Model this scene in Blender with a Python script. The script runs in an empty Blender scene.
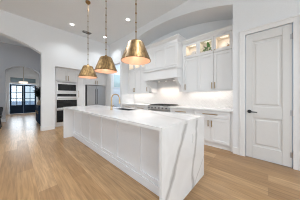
import bpy, bmesh, math, random
from mathutils import Vector, Matrix
random.seed(7)
S = bpy.context.scene
C = S.collection
R = math.radians

# ------------------------------------------------------------------ camera
cd = bpy.data.cameras.new('camera')
cam = bpy.data.objects.new('camera', cd)
C.objects.link(cam)
cam.location = (0, 0, 1.2)
cam.rotation_euler = (R(90), 0, R(-46.7))
cd.sensor_width = 36
cd.lens = 125.3 / 300 * 36
cd.shift_y = -0.01
cd.clip_start = 0.05
S.camera = cam

# ------------------------------------------------------------------ world, exposure
S.view_settings.view_transform = 'Standard'
S.view_settings.look = 'None'
S.view_settings.gamma = 1
S.view_settings.use_curve_mapping = False
S.view_settings.exposure = -0.48
S.cycles.use_denoising = True
S.cycles.filter_width = 1.05
S.cycles.max_bounces = 10
S.cycles.diffuse_bounces = 6
S.cycles.sample_clamp_indirect = 6
W = bpy.data.worlds.new('world')
S.world = W
W.use_nodes = True
wn = W.node_tree.nodes
wl = W.node_tree.links
bg = wn['Background']
bg.inputs[1].default_value = 1.7
wtc = wn.new('ShaderNodeTexCoord')
wsep = wn.new('ShaderNodeSeparateXYZ')
wramp = wn.new('ShaderNodeValToRGB')
wramp.color_ramp.elements[0].position = 0.0
wramp.color_ramp.elements[0].color = (.60, .76, .88, 1)
wramp.color_ramp.elements[1].position = 0.5
wramp.color_ramp.elements[1].color = (.36, .58, .90, 1)
wl.new(wtc.outputs['Generated'], wsep.inputs[0])
wl.new(wsep.outputs['Z'], wramp.inputs[0])
wl.new(wramp.outputs[0], bg.inputs[0])


def light(name, kind, loc, energy, col=(1, 1, 1), rot=(0, 0, 0), size=None, parent=None, **kw):
    d = bpy.data.lights.new(name, kind)
    d.energy = energy
    d.color = col
    if kind == 'AREA' and size:
        d.shape = 'RECTANGLE'
        d.size, d.size_y = size
    for k, v in kw.items():
        setattr(d, k, v)
    o = bpy.data.objects.new(name, d)
    C.objects.link(o)
    o.location = loc
    o.rotation_euler = rot
    return o


# daylight entering the living room through its tall windows (behind and left of the camera)
COOL = (.88, .95, 1.0)
for y in (-2.6, .2, 3.0):
    light('window_daylight', 'AREA', (-4.42, y, 1.75), 17, COOL, (0, R(-90), 0), (2.6, 1.7))
for x in (-2.6, .3):
    light('window_daylight', 'AREA', (x, -4.42, 1.75), 98, COOL, (R(90), 0, 0), (1.9, 2.6))
light('dining_window_daylight', 'AREA', (-3.9, 7.6, 1.6), 34, COOL, (0, R(-90), 0), (2.0, 1.4))
light('entry_daylight', 'AREA', (.3, 13.6, 1.7), 150, (.85, .93, 1), (R(-90), 0, 0), (1.8, 2.6))

# ------------------------------------------------------------------ materials
def mat(name, col, rough=.5, metal=0, noise=0, nscale=20, emit=None, estr=0, spec=.5, bump=0, stretch=None):
    m = bpy.data.materials.new(name)
    m.use_nodes = True
    n, l = m.node_tree.nodes, m.node_tree.links
    b = n['Principled BSDF']
    b.inputs['Base Color'].default_value = (*col, 1)
    b.inputs['Roughness'].default_value = rough
    b.inputs['Metallic'].default_value = metal
    b.inputs['Specular IOR Level'].default_value = spec
    if emit:
        b.inputs['Emission Color'].default_value = (*emit, 1)
        b.inputs['Emission Strength'].default_value = estr
    if noise or bump:
        tc = n.new('ShaderNodeTexCoord')
        mp = n.new('ShaderNodeMapping')
        if stretch:
            mp.inputs['Scale'].default_value = stretch
        l.new(tc.outputs['Object'], mp.inputs[0])
        t = n.new('ShaderNodeTexNoise')
        t.inputs['Scale'].default_value = nscale
        t.inputs['Detail'].default_value = 4
        l.new(mp.outputs[0], t.inputs[0])
        if noise:
            r = n.new('ShaderNodeValToRGB')
            r.color_ramp.elements[0].position = .3
            r.color_ramp.elements[1].position = .7
            r.color_ramp.elements[0].color = (*[c * (1 - noise) for c in col], 1)
            r.color_ramp.elements[1].color = (*[min(1, c * (1 + noise)) for c in col], 1)
            l.new(t.outputs['Fac'], r.inputs[0])
            l.new(r.outputs[0], b.inputs['Base Color'])
        if bump:
            bp = n.new('ShaderNodeBump')
            bp.inputs['Strength'].default_value = bump
            bp.inputs['Distance'].default_value = .004
            l.new(t.outputs['Fac'], bp.inputs['Height'])
            l.new(bp.outputs[0], b.inputs['Normal'])
    return m


WALL = mat('wall_paint', (.79, .80, .81), .7, noise=.015, nscale=60, bump=.04, spec=.3)
CEIL = mat('ceiling_paint', (.78, .80, .815), .8, noise=.02, nscale=40, spec=.2)
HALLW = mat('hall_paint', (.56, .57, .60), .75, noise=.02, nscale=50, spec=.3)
TRIM = mat('trim_enamel', (.80, .79, .78), .35, noise=.01, nscale=30)
DOORP = mat('door_enamel', (.70, .69, .675), .35, noise=.01, nscale=30)
CAB = mat('cabinet_enamel', (.84, .84, .84), .35, noise=.008, nscale=30)
CABI = mat('cabinet_interior', (.86, .81, .74), .5, noise=.02, nscale=20)
ISL = mat('island_enamel', (.83, .84, .86), .35, noise=.008, nscale=30)
BRASS = mat('brass_painted_sheen', (.31, .20, .092), .38, 1, noise=.42, nscale=1, stretch=(38, 38, 1))  # vertical streaks in the colour imitate reflections on brushed brass
_n, _l = BRASS.node_tree.nodes, BRASS.node_tree.links
_t = _n.new('ShaderNodeTangent')
_t.direction_type = 'RADIAL'
_t.axis = 'Z'
_l.new(_t.outputs[0], _n['Principled BSDF'].inputs['Tangent'])
_n['Principled BSDF'].inputs['Anisotropic'].default_value = .5
COPPER = mat('copper_lining', (.86, .58, .43), .45, .25, noise=.04, nscale=12)
GOLD = mat('champagne_brass', (.52, .37, .21), .3, 1, noise=.05, nscale=40)
HANDLE = mat('handle_brass', (.40, .28, .15), .42, 1, noise=.05, nscale=40)
STEEL = mat('brushed_steel', (.50, .50, .505), .3, 1, noise=.06, nscale=12, stretch=(1, 1, 30))
STEELB = mat('satin_steel', (.74, .74, .74), .36, 1, noise=.04, nscale=12, stretch=(1, 1, 30))
STEELD = mat('dark_steel', (.20, .20, .21), .4, 1, noise=.05, nscale=20)
BLACK = mat('black_metal', (.012, .012, .013), .4, noise=.1, nscale=20)
IRON = mat('cast_iron', (.02, .02, .021), .6, noise=.1, nscale=60)
BGLASS = mat('black_glass', (.008, .009, .010), .06, noise=.05, nscale=5)
SINKM = mat('sink_composite', (.05, .05, .055), .45, noise=.1, nscale=90)
NAVY = mat('navy_lacquer', (.004, .020, .050), .6, spec=.25, noise=.06, nscale=20)
CHAIRM = mat('black_leather', (.012, .012, .014), .45, noise=.15, nscale=60, bump=.1)
LEAF = mat('leaf_green', (.10, .30, .05), .5, noise=.3, nscale=18)
LEAFD = mat('leaf_plum', (.012, .012, .014), .5, noise=.3, nscale=18)
FLOWR = mat('dried_petals', (.32, .20, .17), .6, noise=.3, nscale=25)
TERRA = mat('copper_pot', (.62, .34, .20), .4, .3, noise=.08, nscale=20)
CERAM = mat('white_ceramic', (.85, .84, .82), .2, noise=.01, nscale=20)
TAN = mat('tan_ceramic', (.58, .38, .20), .4, noise=.08, nscale=25)
VASE = mat('stone_vase', (.50, .38, .27), .5, noise=.1, nscale=25)
SOIL = mat('soil', (.05, .035, .025), .9, noise=.3, nscale=80)
LAMPON = mat('lamp_diffuser', (1, 1, 1), .5, noise=.005, emit=(1, .95, .88), estr=14)
BULB = mat('bulb_glow', (1, .9, .75), .4, noise=.005, emit=(1, .84, .68), estr=2.2)
DRUM = mat('linen_drum', (.95, .9, .85), .8, noise=.03, nscale=70, emit=(1, .86, .72), estr=1.15)
STRIP = mat('led_strip', (1, 1, 1), .5, noise=.005, emit=(1, .90, .76), estr=1.6)
VENTM = mat('vent_grey', (.22, .22, .22), .5, noise=.05, nscale=30)
FROST = mat('frosted_glass', (.46, .56, .55), .3, noise=.05, nscale=7)
TRANS = mat('tinted_transom_glass', (.24, .32, .35), .2, noise=.05, nscale=7)
PAVE = mat('paving', (.42, .44, .46), .9, noise=.12, nscale=6)
COOLW = mat('back_hall_paint', (.70, .75, .80), .7, noise=.015, nscale=50)


def glass_mat():
    m = bpy.data.materials.new('clear_glass')
    m.use_nodes = True
    n, l = m.node_tree.nodes, m.node_tree.links
    n.remove(n['Principled BSDF'])
    t = n.new('ShaderNodeBsdfTransparent')
    g = n.new('ShaderNodeBsdfGlossy')
    g.inputs['Roughness'].default_value = .03
    x = n.new('ShaderNodeMixShader')
    x.inputs[0].default_value = .06
    l.new(t.outputs[0], x.inputs[1])
    l.new(g.outputs[0], x.inputs[2])
    l.new(x.outputs[0], n['Material Output'].inputs[0])
    return m


GLASS = glass_mat()


def floor_mat():
    m = bpy.data.materials.new('oak_planks')
    m.use_nodes = True
    n, l = m.node_tree.nodes, m.node_tree.links
    b = n['Principled BSDF']
    tc = n.new('ShaderNodeTexCoord')
    mp = n.new('ShaderNodeMapping')
    mp.inputs['Rotation'].default_value = (0, 0, R(90))
    l.new(tc.outputs['Object'], mp.inputs[0])
    br = n.new('ShaderNodeTexBrick')
    br.offset = .37
    br.inputs['Scale'].default_value = 1
    br.inputs['Brick Width'].default_value = 2.1
    br.inputs['Row Height'].default_value = .19
    br.inputs['Mortar Size'].default_value = .0016
    br.inputs['Mortar Smooth'].default_value = .3
    br.inputs['Color1'].default_value = (0, 0, 0, 1)
    br.inputs['Color2'].default_value = (1, 1, 1, 1)
    br.inputs['Mortar'].default_value = (.4, .4, .4, 1)
    l.new(mp.outputs[0], br.inputs[0])
    tone = n.new('ShaderNodeValToRGB')
    e = tone.color_ramp.elements
    e[0].color = (.365, .215, .102, 1)
    e[1].color = (.555, .357, .19, 1)
    e.new(.5).color = (.465, .285, .138, 1)
    l.new(br.outputs['Color'], tone.inputs[0])
    # grain stretched along the boards
    mp2 = n.new('ShaderNodeMapping')
    mp2.inputs['Scale'].default_value = (14, .9, 1)
    l.new(tc.outputs['Object'], mp2.inputs[0])
    nz = n.new('ShaderNodeTexNoise')
    nz.inputs['Scale'].default_value = 3
    nz.inputs['Detail'].default_value = 6
    nz.inputs['Distortion'].default_value = .6
    l.new(mp2.outputs[0], nz.inputs[0])
    gr = n.new('ShaderNodeValToRGB')
    gr.color_ramp.elements[0].position = .3
    gr.color_ramp.elements[1].position = .7
    gr.color_ramp.elements[0].color = (.70, .68, .65, 1)
    gr.color_ramp.elements[1].color = (1.12, 1.11, 1.10, 1)
    l.new(nz.outputs['Fac'], gr.inputs[0])
    mx = n.new('ShaderNodeMix')
    mx.data_type = 'RGBA'
    mx.blend_type = 'MULTIPLY'
    mx.inputs[0].default_value = 1
    l.new(tone.outputs[0], mx.inputs[6])
    l.new(gr.outputs[0], mx.inputs[7])
    # knots
    mp3 = n.new('ShaderNodeMapping')
    mp3.inputs['Scale'].default_value = (2.4, 1.1, 1)
    l.new(tc.outputs['Object'], mp3.inputs[0])
    vo = n.new('ShaderNodeTexVoronoi')
    vo.inputs['Scale'].default_value = 1.3
    l.new(mp3.outputs[0], vo.inputs[0])
    kr = n.new('ShaderNodeValToRGB')
    kr.color_ramp.elements[0].position = .012
    kr.color_ramp.elements[1].position = .055
    kr.color_ramp.elements[0].color = (.30, .24, .2, 1)
    kr.color_ramp.elements[1].color = (1, 1, 1, 1)
    l.new(vo.outputs['Distance'], kr.inputs[0])
    mx2 = n.new('ShaderNodeMix')
    mx2.data_type = 'RGBA'
    mx2.blend_type = 'MULTIPLY'
    mx2.inputs[0].default_value = .8
    l.new(mx.outputs[2], mx2.inputs[6])
    l.new(kr.outputs[0], mx2.inputs[7])
    # seams
    mx3 = n.new('ShaderNodeMix')
    mx3.data_type = 'RGBA'
    l.new(br.outputs['Fac'], mx3.inputs[0])
    l.new(mx2.outputs[2], mx3.inputs[6])
    mx3.inputs[7].default_value = (.24, .15, .08, 1)
    l.new(mx3.outputs[2], b.inputs['Base Color'])
    b.inputs['Roughness'].default_value = .30
    b.inputs['Specular IOR Level'].default_value = .45
    return m


FLOOR = floor_mat()


def quartz_mat(off, kk=1.0):
    """white quartz; grey veins that run through the slab (coordinates of the island worktop)"""
    m = bpy.data.materials.new('veined_quartz')
    m.use_nodes = True
    n, l = m.node_tree.nodes, m.node_tree.links
    b = n['Principled BSDF']
    tc = n.new('ShaderNodeTexCoord')
    nz = n.new('ShaderNodeTexNoise')
    nz.inputs['Scale'].default_value = 1.8
    nz.inputs['Detail'].default_value = 5
    l.new(tc.outputs['Object'], nz.inputs[0])
    sep = n.new('ShaderNodeSeparateXYZ')
    l.new(tc.outputs['Object'], sep.inputs[0])

    def mth(op, a, bb=None):
        k = n.new('ShaderNodeMath')
        k.operation = op
        for i, v in enumerate((a, bb)):
            if v is None:
                continue
            if isinstance(v, (int, float)):
                k.inputs[i].default_value = v
            else:
                l.new(v, k.inputs[i])
        return k.outputs[0]

    wob = mth('MULTIPLY', mth('SUBTRACT', nz.outputs['Fac'], .5), .30)
    total = None
    #          X at z=0   dX/dz  dX/dY  half width  strength
    for a, bz, by, w, st in ((.865, .60, .42, .055, .85), (1.59, .185, .30, .042, .75), (1.60, 1.35, -.9, .024, .5),
                             (.2, .5, .55, .024, .30), (2.5, -.6, -.7, .026, .35)):
        lin = mth('ADD', mth('MULTIPLY', sep.outputs['Z'], bz), mth('MULTIPLY', sep.outputs['Y'], by))
        d = mth('SUBTRACT', sep.outputs['X'], lin)
        d = mth('ADD', d, off[0] - a - by * (off[1] - .71))
        d = mth('ABSOLUTE', mth('ADD', d, wob))
        v = mth('MAXIMUM', mth('SUBTRACT', 1, mth('DIVIDE', d, w)), 0)
        v = mth('MULTIPLY', mth('POWER', v, .8), st * kk)
        total = v if total is None else mth('MAXIMUM', total, v)
    nz2 = n.new('ShaderNodeTexNoise')
    nz2.inputs['Scale'].default_value = 1.5
    nz2.inputs['Detail'].default_value = 8
    nz2.inputs['Distortion'].default_value = 1.5
    l.new(tc.outputs['Object'], nz2.inputs[0])
    r2 = n.new('ShaderNodeValToRGB')
    r2.color_ramp.elements[0].color = (.80, .795, .79, 1)
    r2.color_ramp.elements[1].color = (.87, .87, .87, 1)
    r2.color_ramp.elements[0].position = .35
    r2.color_ramp.elements[1].position = .6
    l.new(nz2.outputs['Fac'], r2.inputs[0])
    mx = n.new('ShaderNodeMix')
    mx.data_type = 'RGBA'
    l.new(total, mx.inputs[0])
    l.new(r2.outputs[0], mx.inputs[6])
    mx.inputs[7].default_value = (.38, .37, .36, 1)
    l.new(mx.outputs[2], b.inputs['Base Color'])
    b.inputs['Roughness'].default_value = .14
    return m


IOFF = (1.455, 2.535)
QUARTZ = quartz_mat(IOFF)
QUARTZT = quartz_mat(IOFF, .4)
QUARTZP = mat('plain_quartz', (.85, .845, .84), .16, noise=.03, nscale=3)


def tile_mat():
    m = bpy.data.materials.new('picket_tile')
    m.use_nodes = True
    n, l = m.node_tree.nodes, m.node_tree.links
    b = n['Principled BSDF']
    tc = n.new('ShaderNodeTexCoord')
    mp = n.new('ShaderNodeMapping')
    mp.inputs['Rotation'].default_value = (R(45), R(90), 0)
    l.new(tc.outputs['Object'], mp.inputs[0])
    br = n.new('ShaderNodeTexBrick')
    br.inputs['Scale'].default_value = 1
    br.inputs['Brick Width'].default_value = .15
    br.inputs['Row Height'].default_value = .075
    br.inputs['Mortar Size'].default_value = .003
    br.inputs['Color1'].default_value = (.84, .83, .815, 1)
    br.inputs['Color2'].default_value = (.81, .80, .785, 1)
    br.inputs['Mortar'].default_value = (.74, .725, .71, 1)
    l.new(mp.outputs[0], br.inputs[0])
    l.new(br.outputs['Color'], b.inputs['Base Color'])
    b.inputs['Roughness'].default_value = .25
    return m


TILE = tile_mat()

# ------------------------------------------------------------------ mesh helpers
ROOT = {}


class Fr:
    """local frame of a wall run: a = viewer's right, b = up, c = out of the wall"""
    def __init__(s, x, y, A, O):
        s.o, s.A, s.O = Vector((x, y, 0)), Vector((*A, 0)), Vector((*O, 0))

    def p(s, a, b, c):
        v = s.o + s.A * a + s.O * c
        v.z = b
        return v


class MB:
    def __init__(s):
        s.bm = bmesh.new()

    def hull8(s, pts):
        v = [s.bm.verts.new(p) for p in pts]
        for f in ((0, 1, 3, 2), (4, 6, 7, 5), (0, 4, 5, 1), (2, 3, 7, 6), (0, 2, 6, 4), (1, 5, 7, 3)):
            s.bm.faces.new([v[i] for i in f])
        return s

    def box(s, x0, x1, y0, y1, z0, z1):
        return s.hull8([(x, y, z) for x in (x0, x1) for y in (y0, y1) for z in (z0, z1)])

    def fbox(s, fr, a0, a1, b0, b1, c0, c1):
        return s.hull8([fr.p(a, b, c) for a in (a0, a1) for b in (b0, b1) for c in (c0, c1)])

    def prism(s, pts0, pts1):
        v0 = [s.bm.verts.new(p) for p in pts0]
        v1 = [s.bm.verts.new(p) for p in pts1]
        n = len(v0)
        s.bm.faces.new(v0)
        s.bm.faces.new(v1[::-1])
        for i in range(n):
            j = (i + 1) % n
            s.bm.faces.new([v0[i], v1[i], v1[j], v0[j]])
        return s

    def rings(s, rings, cap=True, closed=False):
        vs = [[s.bm.verts.new(p) for p in r] for r in rings]
        n = len(vs[0])
        m = len(vs)
        for k in range(m if closed else m - 1):
            A, B = vs[k], vs[(k + 1) % m]
            for i in range(n):
                j = (i + 1) % n
                s.bm.faces.new([A[i], A[j], B[j], B[i]])
        if cap and not closed:
            s.bm.faces.new(vs[0][::-1])
            s.bm.faces.new(vs[-1])
        return s

    def lathe(s, x, y, prof, n=24, cap=True, closed=False, a0=0):
        return s.rings([[(x + r * math.cos(a0 + i * 2 * math.pi / n), y + r * math.sin(a0 + i * 2 * math.pi / n), z)
                         for i in range(n)] for r, z in prof], cap, closed)

    def tube(s, pts, r, n=10):
        pts = [Vector(p) for p in pts]
        rs = r if isinstance(r, (list, tuple)) else [r] * len(pts)
        out = []
        u = None
        for i, p in enumerate(pts):
            t = (pts[min(i + 1, len(pts) - 1)] - pts[max(i - 1, 0)]).normalized()
            if u is None:
                u = t.orthogonal().normalized()
            u = (u - t * u.dot(t)).normalized()
            w = t.cross(u)
            out.append([p + (u * math.cos(q) + w * math.sin(q)) * rs[i] for q in [k * 2 * math.pi / n for k in range(n)]])
        return s.rings(out)

    def shaker(s, fr, a0, a1, b0, b1, c, t=.02, rail=.06, rec=.016):
        s.fbox(fr, a0, a0 + rail, b0, b1, c, c + t)
        s.fbox(fr, a1 - rail, a1, b0, b1, c, c + t)
        s.fbox(fr, a0 + rail, a1 - rail, b1 - rail, b1, c, c + t)
        s.fbox(fr, a0 + rail, a1 - rail, b0, b0 + rail, c, c + t)
        s.fbox(fr, a0 + rail, a1 - rail, b0 + rail, b1 - rail, c, c + t - rec)
        return s

    def build(s, name, m, parent=None, bevel=0):
        bmesh.ops.recalc_face_normals(s.bm, faces=s.bm.faces)
        loc = ROOT[parent.name] if parent else Vector((0, 0, 0))
        if loc.length:
            bmesh.ops.translate(s.bm, vec=-loc, verts=s.bm.verts)
        me = bpy.data.meshes.new(name)
        s.bm.to_mesh(me)
        s.bm.free()
        me.shade_smooth()
        me.set_sharp_from_angle(angle=R(32))
        me.materials.append(m)
        o = bpy.data.objects.new(name, me)
        C.objects.link(o)
        if parent:
            o.parent = parent
        ROOT[o.name] = loc
        if bevel:
            bv = o.modifiers.new('bevel', 'BEVEL')
            bv.width = bevel
            bv.segments = 2
            bv.limit_method = 'ANGLE'
        return o


def tag(o, label, cat, group=None, kind=None):
    o['label'] = label
    o['category'] = cat
    if group:
        o['group'] = group
    if kind:
        o['kind'] = kind
    return o


def thing(name, label, cat, loc, group=None, kind=None):
    o = bpy.data.objects.new(name, None)
    o.empty_display_size = .1
    C.objects.link(o)
    o.location = loc
    ROOT[o.name] = Vector(loc)
    return tag(o, label, cat, group, kind)


def copy_tree(o, loc, label, parent=None):
    c = o.copy()
    C.objects.link(c)
    if parent:
        c.parent = parent
    else:
        c.location = loc
        c['label'] = label
        ROOT[c.name] = Vector(loc)
    for ch in list(o.children):
        copy_tree(ch, None, None, c)
    return c


def struct(mb, name, m, label, cat, bevel=0):
    return tag(mb.build(name, m, None, bevel), label, cat, None, 'structure')


def bar(fr, a, b, c, length, vertical=True, r=.006, parent=None, name='handle', m=None):
    """bar pull standing off the face at c; (a, b) its centre"""
    mb = MB()
    h = length / 2
    o = .030
    e0, e1 = ((a, b - h), (a, b + h)) if vertical else ((a - h, b), (a + h, b))
    mb.tube([fr.p(*e0, c + o), fr.p(*e1, c + o)], r, 8)
    for k in (.12, .88):
        q = (e0[0] + (e1[0] - e0[0]) * k, e0[1] + (e1[1] - e0[1]) * k)
        mb.tube([fr.p(*q, c), fr.p(*q, c + o)], r * .8, 6)
    return mb.build(name, m or HANDLE, parent)


def arc(y0, y1, zs, rise, n=28):
    h = (y1 - y0) / 2
    rad = (h * h + rise * rise) / (2 * rise)
    yc, zc = (y0 + y1) / 2, zs + rise - rad
    t = math.asin(h / rad)
    return [(yc + rad * math.sin(-t + 2 * t * i / n), zc + rad * math.cos(-t + 2 * t * i / n)) for i in range(n + 1)]


# ------------------------------------------------------------------ the setting
XR, YB, ZC = 3.16, 5.80, 3.80
fl = MB().box(-4.6, 6.2, -4.6, 13.2, -.1, 0)
struct(fl, 'floor', FLOOR, 'honey oak plank floor running toward the entry hall', 'floor')
struct(MB().box(-4.6, 6.2, -4.6, 13.2, ZC, ZC + .1), 'ceiling', CEIL, 'high smooth greige ceiling with recessed lights', 'ceiling')

# right wall: pantry door part, arched alcove, pier, passage opening
AY0, AY1, XA = .55, 4.70, 3.85
w = MB()
DY0, DY1, DZ = -.305, .335, 2.455
w.box(XR, XR + .12, -4.6, DY0, 0, ZC)
w.box(XR, XR + .12, DY1, AY0 - .12, 0, ZC)
w.box(XR, XR + .12, DY0, DY1, DZ, ZC)
w.box(XR, XA + .12, AY0 - .12, AY0, 0, ZC)
a_ = arc(AY0, AY1, 3.18, .37)
poly = a_ + [(AY1, ZC), (AY0, ZC)]
w.prism([(XR, y, z) for y, z in poly], [(XA, y, z) for y, z in poly])
w.box(XA, XA + .12, AY0, AY1, 0, ZC)
w.box(XR, XA + .12, AY1, AY1 + .12, 0, ZC)
w.box(XR, XR + .14, AY1 + .12, 5.62, 2.75, ZC)
w.box(XR, XR + .14, 5.62, 6.9, 0, ZC)
struct(w, 'wall_right', WALL, 'white wall with wide arched range alcove and pantry door', 'wall')

# back wall: hall arch at the left, oven recess at the right
w = MB()
HX0, HX1 = -2.36, .59
OX0, OX1, OZ = .98, XR, 2.36
a_ = arc(HX0, HX1, 2.75, .425)
poly = a_ + [(HX1, ZC), (HX0, ZC)]
w.prism([(x, YB, z) for x, z in poly], [(x, YB + .24, z) for x, z in poly])
w.box(-4.6, HX0, YB, YB + .24, 0, ZC)
w.box(HX1, .95, YB, YB + .24, 0, ZC).box(.95, OX0, YB, YB + .16, 0, ZC)
w.box(OX0, OX1, YB, YB + .16, OZ, ZC)
w.box(.95, OX0, YB + .16, 6.9, 0, ZC)
w.box(OX0, 6.2, 6.9, 7.02, 0, ZC)
struct(w, 'wall_back', WALL, 'white wall with hall arch and recess for the ovens', 'wall')
struct(MB().box(OX0, OX1 , YB + .16, 6.9, OZ + .06, OZ + .12), 'trim_1', WALL, 'white dropped soffit above the oven recess', 'soffit')

# back hall seen through the passage opening
w = MB().box(5.4, 5.52, 4.82, 6.9, 0, ZC).box(XA + .12, 5.4, 4.70, 4.82, 0, ZC).box(XR + .14, 5.4, 6.86, 6.9, 0, ZC)
struct(w, 'wall_passage', COOLW, 'pale blue grey wall beyond the narrow passage opening', 'wall')
wt = thing('window_2', 'small frosted window high in the passage', 'window', (4.27, 6.85, 1.78), None, 'structure')
fr = Fr(4.02, 6.86, (1, 0), (0, -1))
MB().fbox(fr, .03, .5, 1.80, 2.58, 0, .012).build('pane', FROST, wt)
f = MB()
f.fbox(fr, 0, .03, 1.77, 2.61, 0, .03).fbox(fr, .5, .53, 1.77, 2.61, 0, .03)
f.fbox(fr, .03, .5, 1.77, 1.80, 0, .03).fbox(fr, .03, .5, 2.58, 2.61, 0, .03)
f.build('frame', TRIM, wt)

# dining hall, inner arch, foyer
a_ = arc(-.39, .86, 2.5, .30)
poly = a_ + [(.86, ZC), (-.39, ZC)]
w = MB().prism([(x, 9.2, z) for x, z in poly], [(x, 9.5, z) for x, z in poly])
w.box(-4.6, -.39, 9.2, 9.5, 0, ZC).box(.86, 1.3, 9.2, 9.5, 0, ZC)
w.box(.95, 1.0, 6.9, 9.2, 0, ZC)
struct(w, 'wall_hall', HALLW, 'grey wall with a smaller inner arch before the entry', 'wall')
w = MB().box(-.72, -.6, 9.5, 13.2, 0, ZC).box(1.2, 1.3, 9.5, 13.2, 0, ZC)
FD0, FD1, FDZ = -.36, 1.02, 2.10
w.box(-.6, FD0, 13, 13.12, 0, ZC).box(FD1, 1.2, 13, 13.12, 0, ZC)
w.box(FD0, FD1, 13, 13.12, FDZ + .03, 2.22).box(FD0, FD1, 13, 13.12, 2.62, ZC)
struct(w, 'wall_foyer', WALL, 'pale wall around the navy entry doors', 'wall')

# living room side (behind and left of the camera): walls with tall windows
w = MB()
ys = [-4.6, -3.9, -1.3, -1.1, 1.5, 1.7, 4.3, 5.8]
for i in range(0, 8, 2):
    w.box(-4.6, -4.48, ys[i], ys[i + 1], 0, ZC)
for i in range(1, 7, 2):
    w.box(-4.6, -4.48, ys[i], ys[i + 1], 0, .9).box(-4.6, -4.48, ys[i], ys[i + 1], 2.6, ZC)
w.box(-4.6, -4.48, 5.8, 6.8, 0, ZC).box(-4.6, -4.48, 8.4, 9.2, 0, ZC).box(-4.6, -4.48, 6.8, 8.4, 0, .7).box(-4.6, -4.48, 6.8, 8.4, 2.6, ZC)
struct(w, 'wall_left', WALL, 'white living room wall with three tall windows', 'wall')
w = MB()
xs = [-4.48, -3.9, -1.3, -1.0, 1.6, XR]
for i in range(0, 6, 2):
    w.box(xs[i], xs[i + 1], -4.6, -4.48, 0, ZC)
for i in (1, 3):
    w.box(xs[i], xs[i + 1], -4.6, -4.48, 0, .8).box(xs[i], xs[i + 1], -4.6, -4.48, 2.7, ZC)
struct(w, 'wall_front', WALL, 'white living room wall with two wide windows', 'wall')

# baseboards
def base(name, segs, label):
    mb = MB()
    for x0, x1, y0, y1 in segs:
        mb.box(x0, x1, y0, y1, .001, .14)
    struct(mb, name, TRIM, label, 'baseboard', .004)


base('baseboard_right', [(XR - .016, XR - .001, -4.4, -.40), (XR - .016, XR - .001, .43, AY0 - .001)], 'white baseboard beside the pantry door')
base('baseboard_back', [(HX1 + .001, OX0, YB - .016, YB - .001), (HX1 - .016, HX1 - .001, YB - .016, YB + .24)], 'white baseboard on the pier beside the hall arch')
base('baseboard_hall', [(-4.4, -.39, 9.184, 9.199), (-.389, -.374, 9.184, 9.5)], 'pale baseboard along the grey hall wall')

# backsplash
bs = MB().box(XA - .01, XA - .0005, AY0, AY1, .911, 2.1)
struct(bs, 'wall_backsplash', TILE, 'white tile backsplash behind the range', 'backsplash')

# pantry door
fr = Fr(XR + .02, .325, (0, -1), (-1, 0))      # a: 0 (latch side) .. 0.62
DW = .62
d1 = thing('door_1', 'white two-panel pantry door with black lever handle', 'door', (XR + .02, .015, 0), None, 'structure')
mb = MB()
TH = .012
mb.fbox(fr, 0, .105, .012, 2.44, -.03, TH).fbox(fr, DW - .115, DW, .012, 2.44, -.03, TH)
for b0, b1 in ((.012, .25), (.80, 1.01), (2.28, 2.44)):
    mb.fbox(fr, .105, DW - .115, b0, b1, -.03, TH)
mb.build('leaf', DOORP, d1, .004)
for b0, b1 in ((.25, .80), (1.01, 2.28)):
    mb = MB().fbox(fr, .105, DW - .115, b0, b1, -.03, -.006)
    a0, a1 = .105 + .035, DW - .115 - .035
    p0 = [fr.p(a, b, -.006) for a, b in ((a0, b0 + .035), (a1, b0 + .035), (a1, b1 - .035), (a0, b1 - .035))]
    p1 = [fr.p(a, b, .007) for a, b in ((a0 + .02, b0 + .055), (a1 - .02, b0 + .055), (a1 - .02, b1 - .055), (a0 + .02, b1 - .055))]
    mb.prism(p0, p1).build('panel', DOORP, d1)
ho = MB()
A0 = fr.p(.055, .915, TH)
ho.tube([A0, fr.p(.055, .915, TH + .012)], .033, 20)
ho.tube([fr.p(.055, .915, TH + .01), fr.p(.055, .915, TH + .05)], .011, 10)
ho.tube([fr.p(.045, .915, TH + .05), fr.p(.10, .912, TH + .052), fr.p(.175, .908, TH + .045)], [.012, .010, .008], 10)
hd = ho.build('lever_handle', BLACK, d1)
for b in (.22, .93, 2.22):
    h = MB()
    h.tube([fr.p(DW + .004, b - .05, TH + .006), fr.p(DW + .004, b + .05, TH + .006)], .008, 8)
    h.fbox(fr, DW - .025, DW, b - .045, b + .045, TH, TH + .003)
    h.build('hinge', STEEL, d1)
mb = MB()
cz = DZ - .012
for a0, a1 in ((-.105, -.008), (DW + .008, DW + .105)):
    f0 = Fr(XR, .325, (0, -1), (-1, 0))
    mb.fbox(f0, a0, a1, .001, cz + .1, .001, .016)
    mb.fbox(f0, a0 if a0 < 0 else a1 - .022, a0 + .022 if a0 < 0 else a1, .001, cz + .1, .016, .026)
mb.fbox(f0, -.008, DW + .008, cz + .003, cz + .1, .001, .016)
mb.fbox(f0, -.105, DW + .105, cz + .078, cz + .1, .016, .026)
struct(mb, 'trim_2', TRIM, 'white casing around the pantry door', 'door casing', .003)

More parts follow.
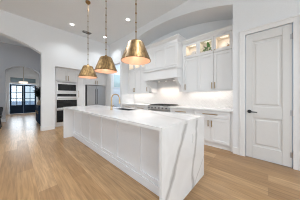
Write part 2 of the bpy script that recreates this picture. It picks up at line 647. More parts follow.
# entry doors, transom, ground outside
def entry_leaf(name, x0, x1, label, knob_side):
    t = thing(name, label, 'door', ((x0 + x1) / 2, 13.05, 0), None, 'structure')
    fr = Fr(x0, 13.08, (1, 0), (0, -1))
    W_ = x1 - x0
    m = MB()
    m.fbox(fr, 0, .085, .02, FDZ, 0, .05).fbox(fr, W_ - .085, W_, .02, FDZ, 0, .05)
    m.fbox(fr, .085, W_ - .085, FDZ - .10, FDZ, 0, .05).fbox(fr, .085, W_ - .085, .02, .62, 0, .05)
    m.build('leaf', NAVY, t)
    MB().fbox(fr, .085, W_ - .085, .62, FDZ - .10, .02, .026).build('glass', GLASS, t)
    m = MB()
    m.fbox(fr, W_ / 2 - .02, W_ / 2 + .02, .62, FDZ - .10, .012, .036)
    for k in (1, 2):
        z = .62 + (FDZ - .72) * k / 3
        m.fbox(fr, .085, W_ - .085, z - .02, z + .02, .012, .036)
    m.build('muntin', NAVY, t)
    m = MB().shaker(fr, .10, W_ - .10, .10, .56, .05, .012, .05, .008)
    m.build('panel', NAVY, t)
    a = .045 if knob_side < 0 else W_ - .045
    MB().tube([fr.p(a, .85, .08), fr.p(a, 1.15, .08)], .010, 8).tube([fr.p(a, .88, .05), fr.p(a, .88, .08)], .008, 6).tube(
        [fr.p(a, 1.12, .05), fr.p(a, 1.12, .08)], .008, 6).build('pull_handle', BLACK, t)


mid = (FD0 + FD1) / 2
entry_leaf('door_2', FD0 + .01, mid - .004, 'left leaf of the navy glazed entry doors', 1)
entry_leaf('door_3', mid + .004, FD1 - .01, 'right leaf of the navy glazed entry doors', -1)
wt = thing('window_1', 'wide transom window above the navy entry doors', 'window', (mid, 13.05, 2.22), None, 'structure')
fr = Fr(FD0, 13.08, (1, 0), (0, -1))
m = MB()
L_ = FD1 - FD0
m.fbox(fr, 0, .04, 2.22, 2.62, 0, .06).fbox(fr, L_ - .04, L_, 2.22, 2.62, 0, .06)
m.fbox(fr, .04, L_ - .04, 2.22, 2.26, 0, .06).fbox(fr, .04, L_ - .04, 2.58, 2.62, 0, .06)
m.fbox(fr, L_ / 2 - .03, L_ / 2 + .03, 2.26, 2.58, 0, .06)
m.build('frame', TRIM, wt)
MB().fbox(fr, .04, L_ - .04, 2.26, 2.58, .02, .03).build('pane', TRANS, wt)
struct(MB().box(-30, 30, 13.2, 60, -.25, -.15), 'ground', PAVE, 'paved ground outside the entry doors', 'ground')
t = thing('door_4', 'pale glazed door in the left foyer wall', 'door', (-.59, 11.2, 0), None, 'structure')
fr = Fr(-.6, 10.6, (0, 1), (1, 0))
MB().shaker(fr, 0, .95, .01, 2.1, .001, .04, .11, .025).build('leaf', TRIM, t)
MB().tube([fr.p(.06, .95, .04), fr.p(.06, .95, .09), fr.p(.17, .95, .09)], .012, 8).build('lever_handle', BLACK, t)

# ------------------------------------------------------------------ island
IX0, IX1, IY0, IY1, IZ = .93, 1.98, .72, 4.36, .91
SX0, SX1, SY0, SY1 = 1.62, 1.90, 2.15, 2.78
wk = thing('island_worktop', 'white quartz island worktop with grey veins and waterfall ends', 'worktop', (*IOFF, 0))
m = MB()
T = .034
m.box(IX0, SX0, IY0, IY1, IZ - T, IZ).box(SX1, IX1, IY0, IY1, IZ - T, IZ)
m.box(SX0, SX1, IY0, SY0, IZ - T, IZ).box(SX0, SX1, SY1, IY1, IZ - T, IZ)
m.build('slab', QUARTZT, wk)
for y0, y1 in ((IY0, IY0 + T), (IY1 - T, IY1)):
    leg = MB().box(IX0, IX1, y0, y1, .001, IZ - T).build('waterfall_end', QUARTZ, wk)
    if y0 == IY0:
        q = Fr(1.60, IY0, (1, 0), (0, -1))
        MB().fbox(q, -.035, .035, .60, .72, .0005, .006).fbox(q, -.017, .017, .622, .655, .006, .009).fbox(
            q, -.017, .017, .665, .698, .006, .009).build('outlet', TRIM, leg, .002)

ic = thing('island_cabinet', 'white shaker panelled cabinet run under the island worktop', 'cabinet', (1.55, 2.54, 0))
BX0 = 1.20
by0, by1 = IY0 + T + .002, IY1 - T - .002
MB().box(BX0, IX1 - .05, by0, SY0 - .03, .10, IZ - T - .001).box(BX0, IX1 - .05, SY1 + .03, by1, .10, IZ - T - .001).box(
    BX0, IX1 - .05, SY0 - .03, SY1 + .03, .10, .60).box(BX0, SX0 - .03, SY0 - .03, SY1 + .03, .60, IZ - T - .001).build('body', ISL, ic)
fr = Fr(BX0, by1, (0, -1), (-1, 0))
Lb = by1 - by0
for i in range(6):
    a0, a1 = Lb * i / 6, Lb * (i + 1) / 6
    MB().shaker(fr, a0 + .0005, a1 - .0005, .12, IZ - T - .002, .0005, .02, .055, .012).build('panel', ISL, ic)
MB().fbox(fr, 0, Lb, .001, .118, -.05, .030).build('base_trim', ISL, ic, .003)
fr2 = Fr(IX1 - .05, by0, (0, 1), (1, 0))
for i in range(6):
    a0, a1 = Lb * i / 6, Lb * (i + 1) / 6
    dd = MB().shaker(fr2, a0 + .002, a1 - .002, .12, IZ - T - .004, .001, .02, .06).build('door', ISL, ic)
    bar(fr2, a1 - .05, .72, .021, .16, True, .009, dd)

sk = thing('sink', 'dark undermount sink set in the island worktop', 'sink', ((SX0 + SX1) / 2, (SY0 + SY1) / 2, .66))
m = MB()
e = .012
zt = IZ - T - .001
zt = IZ - .002
g = .0015
u0, u1, v0, v1 = SX0 + g, SX1 - g, SY0 + g, SY1 - g
m.box(u0, u0 + e, v0, v1, .66, zt).box(u1 - e, u1, v0, v1, .66, zt)
m.box(u0 + e, u1 - e, v0, v0 + e, .66, zt).box(u0 + e, u1 - e, v1 - e, v1, .66, zt).box(u0 + e, u1 - e, v0 + e, v1 - e, .66, .672)
m.build('basin', SINKM, sk)
MB().lathe((SX0 + SX1) / 2, (SY0 + SY1) / 2, [(.045, .6725), (.045, .677), (.03, .678)], 20).build('drain', STEEL, sk)

FX, FY = 1.49, 2.62
fc = thing('faucet', 'champagne brass gooseneck pull-down faucet beside the sink', 'faucet', (FX, FY, IZ))
MB().lathe(FX, FY, [(.030, IZ + .0005), (.030, IZ + .012), (.021, IZ + .02), (.019, IZ + .10), (.015, IZ + .11)], 18).build('base', GOLD, fc)
pts = [(FX, FY, IZ + .105), (FX, FY, IZ + .25)]
for k in range(1, 13):
    a = math.pi * (1 - k / 12)
    pts.append((FX + .105 + .105 * math.cos(a), FY, IZ + .25 + .105 * math.sin(a)))
pts.append((FX + .21, FY, IZ + .235))
MB().tube(pts, .0125, 12).build('spout', GOLD, fc)
MB().tube([(FX + .21, FY, IZ + .236), (FX + .21, FY, IZ + .21), (FX + .212, FY, IZ + .13)], [.014, .018, .021], 14).build('spray_head', GOLD, fc)
MB().tube([(FX, FY - .015, IZ + .07), (FX, FY - .045, IZ + .075), (FX, FY - .10, IZ + .11)], [.010, .008, .006], 8).build('lever', GOLD, fc)

# ------------------------------------------------------------------ pendants over the island
def pendant(x, y, zb, label):
    t = thing('pendant_lamp', label, 'pendant lamp', (x, y, zb), 'brass cone pendants over the island')
    H, rb, rt = .30, .238, .125
    MB().lathe(x, y, [(.012, ZC - .07), (.03, ZC - .06), (.062, ZC - .03), (.065, ZC - .001)], 24).build('canopy', BRASS, t)
    m = MB()
    m.tube([(x, y, zb + H + .06), (x, y, ZC - .065)], .008, 8)
    z = zb + H + .18
    while z < ZC - .1:
        m.lathe(x, y, [(.0085, z - .014), (.014, z - .007), (.014, z + .007), (.0085, z + .014)], 8)
        z += .15
    m.build('rod', BRASS, t)
    m = MB()
    n = 72
    def ring(r, z, fl):
        return [(x + r * (1 + fl * (.5 + .5 * math.cos(i * 2 * math.pi / 6)) * 1) * math.cos(i * 2 * math.pi / n),
                 y + r * (1 + fl * (.5 + .5 * math.cos(i * 2 * math.pi / 6))) * math.sin(i * 2 * math.pi / n), z) for i in range(n)]
    m.rings([ring(.02, zb + H + .055, 0), ring(.026, zb + H + .02, 0), ring(rt - .012, zb + H + .004, 0), ring(rt, zb + H - .012, .01),
             ring(rb - .002, zb + .018, .01), ring(rb + .004, zb + .012, 0), ring(rb + .004, zb, 0), ring(rb - .004, zb, 0)], cap=False)
    m.build('shade', BRASS, t)
    m = MB()
    m.rings([ring(rb - .0045, zb + .0002, 0), ring(rb - .006, zb + .012, 0), ring(rt - .006, zb + H - .016, 0), ring(.02, zb + H - .012, 0)], cap=False)
    m.build('lining', COPPER, t)
    m = MB().lathe(x, y, [(.008, zb + .10), (.03, zb + .115), (.042, zb + .15), (.036, zb + .18), (.018, zb + .205)], 16)
    m.build('bulb', BULB, t)
    MB().lathe(x, y, [(.021, zb + .206), (.021, zb + .25), (.012, zb + H - .02)], 14).build('socket', BRASS, t)
    lo = light('pendant_light', 'POINT', (0, 0, .06), 1.5, (1, .84, .70), shadow_soft_size=.04)
    lo.parent = t
    return t


pendant(1.33, 1.567, 1.785, 'large brass cone pendant hanging over the near end of the island')
pendant(1.33, 2.57, 1.755, 'middle brass cone pendant of the three over the island')
pendant(1.33, 3.58, 1.735, 'brass cone pendant over the far end of the island')

# ------------------------------------------------------------------ range wall
XBK = XA - .011                                 # backs of units
def RF(y1):
    return Fr(XBK, y1, (0, -1), (-1, 0))


DEPTH = XBK - 3.222


def base_unit(y0, y1, label, ndoors, hinge=0):
    t = thing('base_cabinet', label, 'cabinet', (XBK - DEPTH / 2, (y0 + y1) / 2, 0), 'white base cabinets along the range wall')
    fr = RF(y1)
    w_ = y1 - y0
    MB().fbox(fr, .001, w_ - .001, .10, .869, 0, DEPTH).build('body', CAB, t)
    MB().fbox(fr, .001, w_ - .001, .001, .099, 0, DEPTH - .02).build('toe_kick', CAB, t)
    dr = MB().shaker(fr, .012, w_ - .012, .70, .855, DEPTH + .0005, .02, .045).build('drawer', CAB, t)
    bar(fr, w_ / 2, .785, DEPTH + .0205, min(.34, w_ * .5), False, .010, dr)
    dw = (w_ - .024) / ndoors
    for i in range(ndoors):
        a0, a1 = .012 + dw * i + .004, .012 + dw * (i + 1) - .004
        dd = MB().shaker(fr, a0, a1, .125, .69, DEPTH + .0005, .02, .06).build('door', CAB, t)
        right = (i == 0) if ndoors == 2 else hinge
        bar(fr, (a1 - .035) if right else (a0 + .035), .565, DEPTH + .0205, .15, True, .010, dd)
    return t


base_unit(.60, 1.44, 'white two-door base cabinet with wide drawer nearest the pantry door', 2)
base_unit(1.44, 2.185, 'white single-door base cabinet beside the right end of the range', 1, 0)
base_unit(3.125, 3.85, 'white single-door base cabinet beside the left end of the range', 1, 1)
base_unit(3.85, 4.66, 'white two-door base cabinet at the far left end of the range wall', 2)
struct(MB().box(3.222, XBK, .551, .599, .001, .869).box(3.222, XBK, 4.661, 4.699, .001, .869), 'trim_3', CAB, 'white filler strips at the ends of the base cabinets', 'filler')
tag(MB().box(3.175, XBK, .552, 2.185, .871, .91).build('worktop', QUARTZP, None, .004), 'white quartz counter between the range and the pantry wall', 'worktop')
tag(MB().box(3.175, XBK, 3.125, 4.698, .871, .91).build('worktop', QUARTZP, None, .004), 'white quartz counter left of the range', 'worktop')

# range
rg = thing('kitchen_range', 'wide stainless gas range with black grates under the hood', 'range', (3.5, 2.655, 0))
fr = RF(3.115)
RW = .92
rd = XBK - 3.20
MB().fbox(fr, .004, RW - .004, .10, .90, 0, rd - .02).fbox(fr, .004, RW - .004, .90, .915, 0, rd + .02).build('body', STEEL, rg, .003)
MB().fbox(fr, .05, RW - .05, .002, .10, .03, rd - .08).build('plinth', BLACK, rg)
MB().fbox(fr, .03, RW - .03, .9155, .925, .04, rd - .05).build('cooktop', BLACK, rg)
for i in range(3):
    a0, a1 = .045 + i * .277, .045 + (i + 1) * .277 - .01
    g = MB()
    for a in (a0, a1 - .012):
        g.fbox(fr, a, a + .012, .935, .946, .06, rd - .07)
    for k in range(6):
        c = .06 + (rd - .142) * k / 5
        g.fbox(fr, a0 + .012, a1 - .012, .935, .946, c, c + .012)
    for a in (a0, a1 - .012):
        for c in (.06, rd - .082):
            g.fbox(fr, a, a + .012, .9255, .935, c, c + .012)
    g.build('grate', IRON, rg)
    for c in (.2, .45):
        b_ = fr.p((a0 + a1) / 2, .9255, c)
        MB().lathe(b_.x, b_.y, [(.045, .9256), (.045, .933), (.028, .934)], 16).build('burner', BRASS if False else IRON, rg)
cp = MB().fbox(fr, .004, RW - .004, .79, .899, rd - .0195, rd + .03).build('control_panel', STEELB, rg, .006)
for i in range(6):
    a = .09 + i * (RW - .18) / 5
    MB().tube([fr.p(a, .845, rd + .0305), fr.p(a, .845, rd + .065)], [.024, .020], 16).build('knob', COPPER if False else STEELD, rg)
for a0, a1 in ((.02, RW - .02),):
    od = MB().fbox(fr, a0, a1, .16, .775, rd - .0195, rd + .02).build('oven_door', STEEL, rg, .005)
    MB().fbox(fr, a0 + .09, a1 - .09, .32, .62, rd + .0205, rd + .023).build('window', BGLASS, od)
    bar(fr, (a0 + a1) / 2, .715, rd + .0205, (a1 - a0) * .85, False, .012, od, 'handle', STEEL)

# hood
HY0, HY1, HXF = 1.94, 3.31, 3.23
hd = thing('range_hood', 'white wooden range hood with mantel and corbels above the range', 'range hood', (3.5, 2.625, 1.37))
fr = RF(HY1)
HW = HY1 - HY0
hdp = XBK - HXF
MB().fbox(fr, 0, HW, 2.11, 2.89, 0, hdp).fbox(fr, 0, HW, 1.80, 2.10, 0, .08).build('body', CAB, hd)
for i in range(3):
    a0 = .035 + (HW - .07) / 3 * i
    MB().shaker(fr, a0 + .004, a0 + (HW - .07) / 3 - .004, 2.17, 2.79, hdp + .0005, .02, .06).build('panel', CAB, hd)
m = MB()
MPX = hdp + .025
m.fbox(fr, 0, HW, 1.80, 2.06, .081, MPX)
m.fbox(fr, -.008, HW + .008, 2.06, 2.085, .081, MPX + .012)
m.fbox(fr, -.018, HW + .018, 2.085, 2.109, .081, MPX + .028)
m.fbox(fr, -.006, HW + .006, 1.78, 1.80, .081, MPX + .012)
m.build('mantel', CAB, hd, .005)
m = MB()
m.fbox(fr, -.012, HW + .012, 2.83, 2.89, -.0, hdp + .012)
def crown(mb, fr, a0, a1, ret, z0, h, dep, out):
    rr = []
    for t, q in ((0, .15), (.12, .15), (.2, .28), (.5, .42), (.75, .75), (.85, 1), (1, 1)):
        o = out * q
        e0, e1 = (a0 - o, a1 + o) if ret else (a0, a1)
        rr.append([fr.p(e0, z0 + h * t, 0), fr.p(e1, z0 + h * t, 0), fr.p(e1, z0 + h * t, dep + o), fr.p(e0, z0 + h * t, dep + o)])
    mb.rings(rr)


crown(m, fr, 0, HW, True, 2.8905, .12, hdp, .075)
m.build('crown', CAB, hd)
for a0 in (.0, HW - .10):
    prof = [(.001, 1.37), (.27, 1.37), (.32, 1.39), (.35, 1.43), (.365, 1.50), (.40, 1.56), (.47, 1.60), (.54, 1.66), (.59, 1.73), (.60, 1.779), (.001, 1.779)]
    c = MB().prism([fr.p(a0, z, q) for q, z in prof], [fr.p(a0 + .10, z, q) for q, z in prof])
    c.build('corbel', CAB, hd, .004)
li = MB().fbox(fr, .22, HW - .22, 1.765, 1.779, .12, .55).build('insert', STEEL, hd)
for a in (.36, .685, 1.01):
    b_ = fr.p(a, 1.76, .22)
    MB().lathe(b_.x, b_.y, [(.03, 1.757), (.035, 1.7645)], 16).build('lamp', STRIP, li)
    lo = light('hood_light', 'SPOT', (b_.x - 3.5, b_.y - 2.625, 1.75 - 1.37), 27, (1, .84, .72), spot_size=R(120), spot_blend=.9, shadow_soft_size=.04)
    lo.parent = hd

# wall cabinets
UD = XBK - 3.52                                 # carcass depth
def upper_unit(y0, y1, label, ndoors, hinge=0):
    t = thing('wall_cabinet', label, 'cabinet', (XBK - UD / 2, (y0 + y1) / 2, 1.355), 'white wall cabinets beside the hood')
    fr = RF(y1)
    w_ = y1 - y0
    MB().fbox(fr, .001, w_ - .001, 1.385, 2.355, 0, UD).build('body', CAB, t)
    MB().fbox(fr, .001, w_ - .001, 1.352, 1.384, UD - .03, UD + .018).build('light_rail', CAB, t)
    dw = (w_ - .008) / ndoors
    for i in range(ndoors):
        a0, a1 = .004 + dw * i + .004, .004 + dw * (i + 1) - .004
        dd = MB().shaker(fr, a0, a1, 1.39, 2.345, UD + .0005, .02, .062).build('door', CAB, t)
        right = (i == 0) if ndoors == 2 else hinge
        bar(fr, (a1 - .032) if right else (a0 + .032), 1.50, UD + .0205, .16, True, .010, dd)
    MB().fbox(fr, .06, w_ - .06, 1.376, 1.3845, .06, .075).build('light_strip', STRIP, t)
    c = fr.p(w_ / 2, 1.37, .16)
    lo = light('under_cabinet_light', 'AREA', (c.x - t.location.x, 0, .018), 2.7 * w_, (1, .90, .82), (0, 0, 0), (.05, w_ - .1))
    lo.parent = t
    return t


def display_unit(y0, y1, label, hinge=0, knob=True):
    t = thing('display_cabinet', label, 'cabinet', (XBK - UD / 2, (y0 + y1) / 2, 2.357), 'lit glass-front display cabinets under the crown')
    fr = RF(y1)
    w_ = y1 - y0
    z0, z1 = 2.357, 2.78
    m = MB()
    m.fbox(fr, .001, .016, z0, z1, 0, UD).fbox(fr, w_ - .016, w_ - .001, z0, z1, 0, UD)
    m.fbox(fr, .016, w_ - .016, z0, z0 + .015, 0, UD).fbox(fr, .016, w_ - .016, z1 - .015, z1, 0, UD)
    m.fbox(fr, .016, w_ - .016, z0 + .015, z1 - .015, 0, .008)
    m.build('body', CABI, t)
    m = MB()
    a0, a1, b0, b1, r = .004, w_ - .004, z0 + .028, z1 - .005, .05
    m.fbox(fr, a0, a0 + r, b0, b1, UD + .0005, UD + .02).fbox(fr, a1 - r, a1, b0, b1, UD + .0005, UD + .02)
    m.fbox(fr, a0 + r, a1 - r, b0, b0 + r, UD + .0005, UD + .02).fbox(fr, a0 + r, a1 - r, b1 - r, b1, UD + .0005, UD + .02)
    dd = m.build('door', CAB, t)
    MB().fbox(fr, a0 + r, a1 - r, b0 + r, b1 - r, UD + .008, UD + .012).build('pane', GLASS, dd)
    MB().fbox(fr, a0, a1, z0 + .001, z0 + .027, UD + .0005, UD + .022).build('ledge', CAB, t)
    k = fr.p(a1 - .03 if hinge else a0 + .03, z0 + .06, UD + .02)
    MB().tube([k, k + Vector((-.012, 0, 0)), k + Vector((-.025, 0, 0))], [.006, .007, .013], 10).build('knob', HANDLE, dd)
    MB().fbox(fr, w_ * .3, w_ * .7, z1 - .024, z1 - .016, UD * .45, UD * .55).build('light_strip', STRIP, t)
    lo = light('display_light', 'AREA', (0, 0, z1 - .03 - z0), .85, (1, .88, .74), (0, 0, 0), (.1, w_ - .14))
    lo.parent = t
    return t


upper_unit(.62, 1.44, 'white double-door wall cabinet nearest the pantry door', 2)
upper_unit(1.44, 1.86, 'white single-door wall cabinet on the right side of the hood', 1, 0)
upper_unit(3.41, 3.83, 'white single-door wall cabinet on the left side of the hood', 1, 1)
upper_unit(3.83, 4.65, 'white double-door wall cabinet at the far left of the range wall', 2)
display_unit(.62, 1.03, 'lit glass display cabinet with a plate, nearest the pantry door', 0)
display_unit(1.03, 1.44, 'lit glass display cabinet holding the green potted plant', 1)
display_unit(1.44, 1.86, 'lit glass display cabinet holding a white jug beside the hood', 0)
display_unit(3.41, 3.83, 'lit glass display cabinet on the left side of the hood', 1)
display_unit(3.83, 4.24, 'lit glass display cabinet, second to the left of the hood', 0)
display_unit(4.24, 4.65, 'lit glass display cabinet at the far left of the range wall', 1)
m = MB()
for y0, y1 in ((.551, 1.92), (3.33, 4.699)):
    fr = RF(y1)
    crown(m, fr, 0, y1 - y0, False, 2.782, .10, UD + .01, .10)
struct(m, 'trim_4', CAB, 'white crown moulding on top of the wall cabinets', 'crown moulding')
m = MB()
for y0, y1 in ((.551, .619), (1.861, 1.925), (3.345, 3.409), (4.651, 4.699)):
    m.box(XBK - UD - .018, XBK, y0, y1, 1.355, 2.781)
struct(m, 'trim_5', CAB, 'white filler strips between wall cabinets and walls', 'filler')

# things in the display cabinets
SH = 2.357 + .0155
def leaf(mb, base, d, L, w_, curl):
    d = Vector(d).normalized()
    sd = d.cross(Vector((0, 0, 1)))
    sd = sd.normalized() if sd.length > .01 else Vector((1, 0, 0))
    up = sd.cross(d)
    b = Vector(base)
    prof = [(0, .12), (.25, .8), (.5, 1), (.75, .75), (1, .05)]
    rr = []
    for t, k in prof:
        p = b + d * (L * t) - Vector((0, 0, curl * L * t * t))
        hw = w_ * k / 2
        th = .0012
        rr.append([p - sd * hw + up * hw * .25, p - up * th, p + sd * hw + up * hw * .25, p + up * th])
    mb.rings(rr)


px, py = 3.62, 1.20
pt = thing('potted_plant', 'small green leafy plant in a copper pot in the middle display cabinet', 'plant', (px, py, SH))
MB().lathe(px, py, [(.045, SH + .0005), (.06, SH + .08), (.063, SH + .085), (.056, SH + .085), (.054, SH + .072)], 18).build('pot', TERRA, pt)
MB().lathe(px, py, [(.053, SH + .06), (.053, SH + .074)], 14).build('soil', SOIL, pt)
m = MB()
for i in range(46):
    a = random.uniform(0, 6.28)
    el = random.uniform(.25, 1.5)
    L = random.uniform(.10, .17)
    q = Vector((math.cos(a) * math.cos(el), math.sin(a) * math.cos(el), math.sin(el)))
    b0 = Vector((px, py, SH + .075)) + q * random.uniform(.01, .13) + Vector((0, 0, random.uniform(0, .05)))
    leaf(m, b0, q, L, .05, .25)
for v in m.bm.verts:
    v.co.x = min(max(v.co.x, XBK - UD + .03), XBK - .02)
    v.co.y = min(max(v.co.y, 1.055), 1.415)
    v.co.z = min(v.co.z, 2.74)
m.build('leaves', LEAF, pt)
jx, jy = 3.64, 1.62
j = thing('jug', 'round white ceramic jug in the display cabinet beside the hood', 'jug', (jx, jy, SH))
MB().lathe(jx, jy, [(.05, SH + .0005), (.085, SH + .05), (.09, SH + .09), (.07, SH + .14), (.045, SH + .165), (.05, SH + .19), (.044, SH + .19), (.04, SH + .165)], 22).build('body', CERAM, j)
MB().tube([(jx, jy - .045, SH + .175), (jx, jy - .10, SH + .165), (jx, jy - .115, SH + .11), (jx, jy - .085, SH + .06)], .009, 8).build('handle', CERAM, j)
qx, qy = 3.745, .90
tag(MB().lathe(0, 0, [(.02, 0), (.10, .004), (.14, .016), (.143, .018), (.14, .022), (.10, .010), (.02, .006)], 28).build('plate', CERAM),
    'round white plate leaning at the back of the display cabinet', 'plate')
o = bpy.data.objects['plate']
o.location = (3.790, .84, SH + .138)
o.rotation_euler = (0, R(-78), 0)
jx, jy = 3.63, .72
j = thing('canister', 'small tan ceramic canister in the display cabinet nearest the pantry', 'jar', (jx, jy, SH))
MB().lathe(jx, jy, [(.035, SH + .0005), (.045, SH + .03), (.045, SH + .10), (.04, SH + .11)], 18).build('body', TAN, j)
MB().lathe(jx, jy, [(.041, SH + .1105), (.038, SH + .125), (.012, SH + .13), (.014, SH + .145), (.006, SH + .15)], 18).build('lid', TAN, j)

# backsplash outlet
q = Fr(XA - .0105, 1.02, (0, -1), (-1, 0))
o = tag(MB().fbox(q, -.035, .035, 1.06, 1.18, 0, .006).fbox(q, -.017, .017, 1.08, 1.112, .006, .009).fbox(q, -.017, .017, 1.128, 1.16, .006, .009).build('wall_outlet', TRIM, None, .002),
        'white wall outlet on the backsplash above the right counter', 'outlet')

# ------------------------------------------------------------------ oven wall
YF = 6.12                                        # door faces
fr = Fr(0, 6.88, (1, 0), (0, -1))                # a = world X
CD = 6.88 - YF - .02
TX0, TX1 = 1.05, 1.83
t = thing('oven_cabinet', 'tall white cabinet housing the stacked wall ovens', 'cabinet', ((TX0 + TX1) / 2, 6.5, 0))
m = MB()
m.fbox(fr, TX0, TX0 + .025, .10, 2.40, 0, CD).fbox(fr, TX1 - .025, TX1, .10, 2.40, 0, CD)
m.fbox(fr, TX0 + .025, TX1 - .025, 1.85, 2.40, 0, CD).fbox(fr, TX0 + .025, TX1 - .025, .10, .165, 0, CD)
m.fbox(fr, TX0 + .025, TX1 - .025, 1.377, 1.40, 0, CD).fbox(fr, TX0 + .025, TX1 - .025, .165, 1.85, 0, .04)
m.build('body', CAB, t)
MB().fbox(fr, TX0, TX1, .001, .099, 0, CD - .05).build('toe_kick', CAB, t)
hw = (TX1 - TX0) / 2
for i in range(2):
    a0 = TX0 + hw * i + .003
    dd = MB().shaker(fr, a0, a0 + hw - .006, 1.865, 2.345, CD + .0005, .02, .06).build('door', CAB, t)
    bar(fr, a0 + (hw - .05 if i == 0 else .044), 1.98, CD + .0205, .2, True, .010, dd)
t2 = MB().fbox(fr, OX0 + .003, TX0 - .002, .001, 2.40, 0, CD)
struct(t2, 'trim_6', CAB, 'white filler left of the oven cabinet', 'filler')


def oven(name, label, z0, z1, ctrl, mw=False, th=.06):
    t = thing(name, label, 'microwave' if mw else 'oven', ((TX0 + TX1) / 2, 6.5, z0), None if mw else 'built-in wall ovens')
    a0, a1 = TX0 + .028, TX1 - .028
    MB().fbox(fr, a0, a1, z0, z1, .05, CD).build('body', STEELD, t)
    f = CD + .001
    s = MB()
    s.fbox(fr, a0 - .012, a1 + .012, z0 + .002, z1 - .002, f, f + .02)
    s.build('front_frame', STEELB, t, .003)
    if ctrl:
        c = MB().fbox(fr, a0 + .02, a1 - .02, z1 - .155, z1 - .045, f + .0205, f + .026).build('control_panel', BGLASS, t)
    zt = z1 - (.17 if ctrl else .07 if mw else .01)
    d = MB().fbox(fr, a0 + .004, a1 - .004, z0 + .02, zt, f + .0205, f + .045).build('door', STEELB if mw else BGLASS, t, .004)
    if mw:
        MB().fbox(fr, a0 + .04, a1 - .04, z0 + .06, zt - .05, f + .0455, f + .049).build('window', BGLASS, d)
        g = MB()
        for k in range(2):
            g.fbox(fr, a0 + .02, a1 - .02, z1 - .055 + k * .022, z1 - .043 + k * .022, f + .0205, f + .025)
        g.build('vent', STEELD, t)
    else:
        g = MB().fbox(fr, a0 + .09, a1 - .09, z0 + .10, zt - .13, f + .0455, f + .047).build('window', BGLASS, d)
        MB().fbox(fr, a0 + .004, a1 - .004, zt - th, zt, f + .0455, f + .049).build('door_trim', STEELB, d)
        bar(fr, (a0 + a1) / 2, zt - th / 2, f + .049, a1 - a0 - .08, False, .012, d, 'handle', STEEL)
    return t


oven('microwave_oven', 'stainless built-in microwave with black window above the ovens', 1.402, 1.846, False, True)
oven('wall_oven', 'upper stainless and black wall oven with control panel', .745, 1.374, True, False, .12)
oven('wall_oven', 'lower black glass wall oven nearest the floor', .168, .742, False, False, .07)

t = thing('pantry_cabinet', 'narrow tall white cabinet between ovens and refrigerator', 'cabinet', (1.98, 6.5, 0))
MB().fbox(fr, 1.832, 2.14, .10, 2.40, 0, CD).build('body', CAB, t)
MB().fbox(fr, 1.832, 2.14, .001, .099, 0, CD - .05).build('toe_kick', CAB, t)
for b0, b1, hb in ((.125, 1.70, 1.33), (1.71, 2.345, None)):
    dd = MB().shaker(fr, 1.836, 2.136, b0, b1, CD + .0005, .02, .06).build('door', CAB, t)
    if hb:
        bar(fr, 1.875, hb, CD + .0205, .3, True, .010, dd)

FX0, FX1 = 2.17, 3.125
t = thing('refrigerator', 'stainless french door refrigerator at the end of the oven wall', 'refrigerator', ((FX0 + FX1) / 2, 6.5, 0))
MB().fbox(fr, FX0, FX1, .03, 1.75, .03, CD - .02).build('body', BLACK, t)
mid = (FX0 + FX1) / 2
for a0, a1, hx in ((FX0 + .05, mid - .003, mid - .05), (mid + .003, FX1 - .012, mid + .05)):
    dd = MB().fbox(fr, a0, a1, .66, 1.745, CD - .018, CD + .055).build('door', STEEL, t, .008)
    bar(fr, hx, 1.22, CD + .0555, .75, True, .012, dd, 'handle', STEELD)
dd = MB().fbox(fr, FX0 + .012, FX1 - .012, .08, .65, CD - .018, CD + .055).build('freezer_drawer', STEEL, t, .008)
bar(fr, mid, .59, CD + .0555, .7, False, .012, dd, 'handle', STEELD)
for x in (FX0 + .06, FX1 - .06):
    MB().fbox(fr, x - .03, x + .03, .001, .03, .1, CD - .08).build('foot', BLACK, t)
t = thing('bridge_cabinet', 'white two-door cabinet above the refrigerator', 'cabinet', (mid, 6.5, 1.77))
MB().fbox(fr, 2.142, 3.155, 1.775, 2.40, 0, CD).build('body', CAB, t)
hw = (3.155 - 2.142) / 2
for i in range(2):
    a0 = 2.142 + hw * i + .003
    dd = MB().shaker(fr, a0, a0 + hw - .006, 1.79, 2.345, CD + .0005, .02, .06).build('door', CAB, t)
    bar(fr, a0 + (hw - .05 if i == 0 else .044), 1.90, CD + .0205, .18, True, .010, dd)
m = MB().fbox(fr, 2.142, 2.162, .001, 1.774, 0, CD).fbox(fr, 3.135, 3.155, .001, 1.774, 0, CD)
struct(m, 'trim_7', CAB, 'white end panels on both sides of the refrigerator', 'panel')

# ------------------------------------------------------------------ hall things
t = thing('console_cabinet', 'dark navy console cabinet against the hall wall', 'cabinet', (.78, 7.5, 0))
MB().box(.63, .945, 6.92, 8.08, .08, .80).build('body', NAVY, t)
MB().box(.61, .947, 6.90, 8.10, .80, .825).build('top', NAVY, t, .004)
fr2 = Fr(.63, 8.08, (0, -1), (-1, 0))
for i in range(3):
    dd = MB().shaker(fr2, .38 * i + .015, .38 * (i + 1) + .01, .1, .785, .0005, .018, .05).build('door', NAVY, t)
    bar(fr2, .38 * i + .34, .55, .0185, .12, True, .006, dd)
for x in (.65, .90):
    for y in (6.96, 8.0):
        MB().box(x, x + .04, y, y + .04, .001, .08).build('foot', NAVY, t)

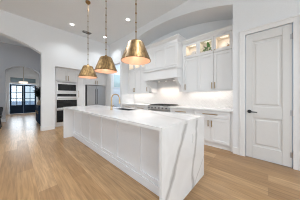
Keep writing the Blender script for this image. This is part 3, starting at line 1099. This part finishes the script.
vx, vy = .72, 7.82
t = thing('flower_vase', 'tan vase of dark branching leaves and dried flowers on the navy console', 'plant', (vx, vy, .825))
MB().lathe(vx, vy, [(.05, .8255), (.085, .88), (.09, .94), (.05, 1.0), (.035, 1.03), (.045, 1.05), (.038, 1.05), (.03, 1.03)], 20).build('vase', VASE, t)
m = MB()
lv = MB()
fw = MB()
for i in range(26):
    a = random.uniform(0, 6.28)
    sp = random.uniform(.04, .24)
    h = random.uniform(.25, .68)
    tip = Vector((vx - .02 + math.cos(a) * sp * .75, vy + math.sin(a) * sp, 1.03 + h))
    b0 = Vector((vx, vy, 1.0))
    c0 = b0.lerp(tip, .5) + Vector((0, 0, .06))
    pts = [b0, b0.lerp(c0, .6), c0, tip]
    m.tube(pts, [.004, .0035, .003, .002], 5)
    for k in range(16):
        s_ = random.uniform(.3, 1)
        p = c0.lerp(tip, (s_ - .3) / .7)
        aa = random.uniform(0, 6.28)
        leaf(lv, p, (math.cos(aa), math.sin(aa), random.uniform(-.2, .9)), random.uniform(.08, .15), .07, .3)
    if i % 3 == 0:
        for k in range(9):
            aa = random.uniform(0, 6.28)
            leaf(fw, tip, (math.cos(aa), math.sin(aa), random.uniform(0, 1)), .05, .03, .2)
for b_ in (m, lv, fw):
    for v in b_.bm.verts:
        v.co.x = min(v.co.x, .94)
m.build('stem', LEAFD, t)
lv.build('leaves', LEAFD, t)
fw.build('blossom', FLOWR, t)

# chandelier in the foyer
cx, cy = .27, 11.0
t = thing('drum_chandelier', 'glowing pale drum chandelier hanging in the entry foyer', 'chandelier', (cx, cy, 2.1))
MB().lathe(cx, cy, [(.20, 2.06), (.20, 2.15), (.196, 2.15), (.196, 2.06)], 32, cap=False, closed=True).build('drum_shade', DRUM, t)
MB().lathe(cx, cy, [(.01, 2.065), (.194, 2.065), (.194, 2.072), (.01, 2.072)], 32).build('diffuser', DRUM, t)
m = MB().tube([(cx, cy, 2.073), (cx, cy, ZC - .03)], .008, 8)
for k in range(3):
    a = k * 2.094
    m.tube([(cx, cy, 2.14), (cx + .196 * math.cos(a), cy + .196 * math.sin(a), 2.14)], .005, 6)
m.build('rod', HANDLE, t)
MB().lathe(cx, cy, [(.06, ZC - .03), (.065, ZC - .001)], 18).build('canopy', HANDLE, t)
lo = light('chandelier_light', 'POINT', (0, 0, -.15), 10, (1, .87, .72), shadow_soft_size=.15)
lo.parent = t

# dining chair at the left edge
chx, chy = -.615, 7.55
t = thing('dining_chair', 'black upholstered dining chair at the left edge of the hall', 'chair', (chx, chy, 0))
m = MB()
rr = []
for z, w_, d_, yo in ((.44, .19, .05, .16), (.55, .215, .05, .18), (.68, .235, .045, .20), (.78, .24, .035, .215), (.81, .20, .02, .22)):
    rr.append([(chx + w_ * math.cos(q) * (1 if abs(math.cos(q)) < .99 else 1), chy + yo - .10 * math.cos(q) ** 2 + d_ * math.sin(q) * .6, z) for q in [k * 2 * math.pi / 24 for k in range(24)]])
m.rings(rr)
m.build('backrest', CHAIRM, t)
m = MB()
m.rings([[(chx + .215 * sx * k, chy + .21 * sy * k, z) for sx, sy in ((-1, -1), (0, -1.08), (1, -1), (1.05, 0), (1, 1), (0, 1), (-1, 1), (-1.05, 0))] for z, k in ((.40, .9), (.43, 1), (.465, 1), (.485, .92))])
m.build('seat', CHAIRM, t)
for sx in (-1, 1):
    for sy in (-1, 1):
        MB().tube([(chx + sx * .15, chy + sy * .15, .40), (chx + sx * .19, chy + sy * .2, .002)], [.016, .010], 8).build('leg', BLACK, t)

# ------------------------------------------------------------------ ceiling fittings
def downlight(x, y, label, e=95):
    t = thing('recessed_light', label, 'ceiling light', (x, y, ZC), 'recessed lights in the kitchen ceiling')
    MB().lathe(x, y, [(.062, ZC - .0005), (.088, ZC - .0005), (.088, ZC - .006), (.062, ZC - .010)], 28, cap=False, closed=True).build('trim_ring', TRIM, t)
    MB().lathe(x, y, [(.0615, ZC - .0005), (.0615, ZC - .005), (.03, ZC - .006)], 24).build('diffuser', LAMPON, t)
    lo = light('downlight', 'SPOT', (0, 0, -.02), e, (.92, .965, 1.0), spot_size=R(108 if x > 2.4 and y < 5 else 122), spot_blend=.7 if y > 4 else .45, shadow_soft_size=.06)
    lo.parent = t
    return t


downlight(1.35, 5.1, 'recessed light near the oven wall, left of the air vent', 68)
downlight(2.62, 5.15, 'recessed light closest to the corner by the refrigerator', 80)
downlight(2.55, 3.42, 'recessed light in front of the arched alcove', 48)
# lamps of the same ceiling beyond the picture
for x, y in ((2.55, 1.7), (1.35, 3.4), (1.35, 1.0), (-.3, 3.4), (-.3, .8), (-2.4, 2.0), (1.0, -1.6), (-2.2, -1.8)):
    light('downlight', 'SPOT', (x, y, ZC - .02), 48 if x > 2.4 else 150 if y > 3 else 85, (.92, .965, 1.0), spot_size=R(108 if x > 2.4 else 124), spot_blend=.45, shadow_soft_size=.06)
light('passage_daylight', 'AREA', (4.4, 5.6, 3.4), 55, (.82, .91, 1), (0, 0, 0), (.8, .8))

t = thing('air_vent', 'small dark grey ceiling vent beside the recessed light', 'air vent', (1.93, 5.31, ZC))
fv = .15
m = MB()
m.box(1.93 - fv, 1.93 + fv, 5.31 - .085, 5.31 - .07, ZC - .010, ZC - .0005).box(1.93 - fv, 1.93 + fv, 5.31 + .07, 5.31 + .085, ZC - .010, ZC - .0005)
m.box(1.93 - fv, 1.93 - fv + .015, 5.24, 5.38, ZC - .010, ZC - .0005).box(1.93 + fv - .015, 1.93 + fv, 5.24, 5.38, ZC - .010, ZC - .0005)
m.build('frame', VENTM, t)
m = MB()
for k in range(6):
    y = 5.25 + .022 * k
    m.hull8([(x, y + dy, z) for x in (1.93 - fv + .0155, 1.93 + fv - .0155) for dy, z in ((0, ZC - .009), (.014, ZC - .001), (.002, ZC - .009), (.016, ZC - .001))])
m.build('slat', VENTM, t)
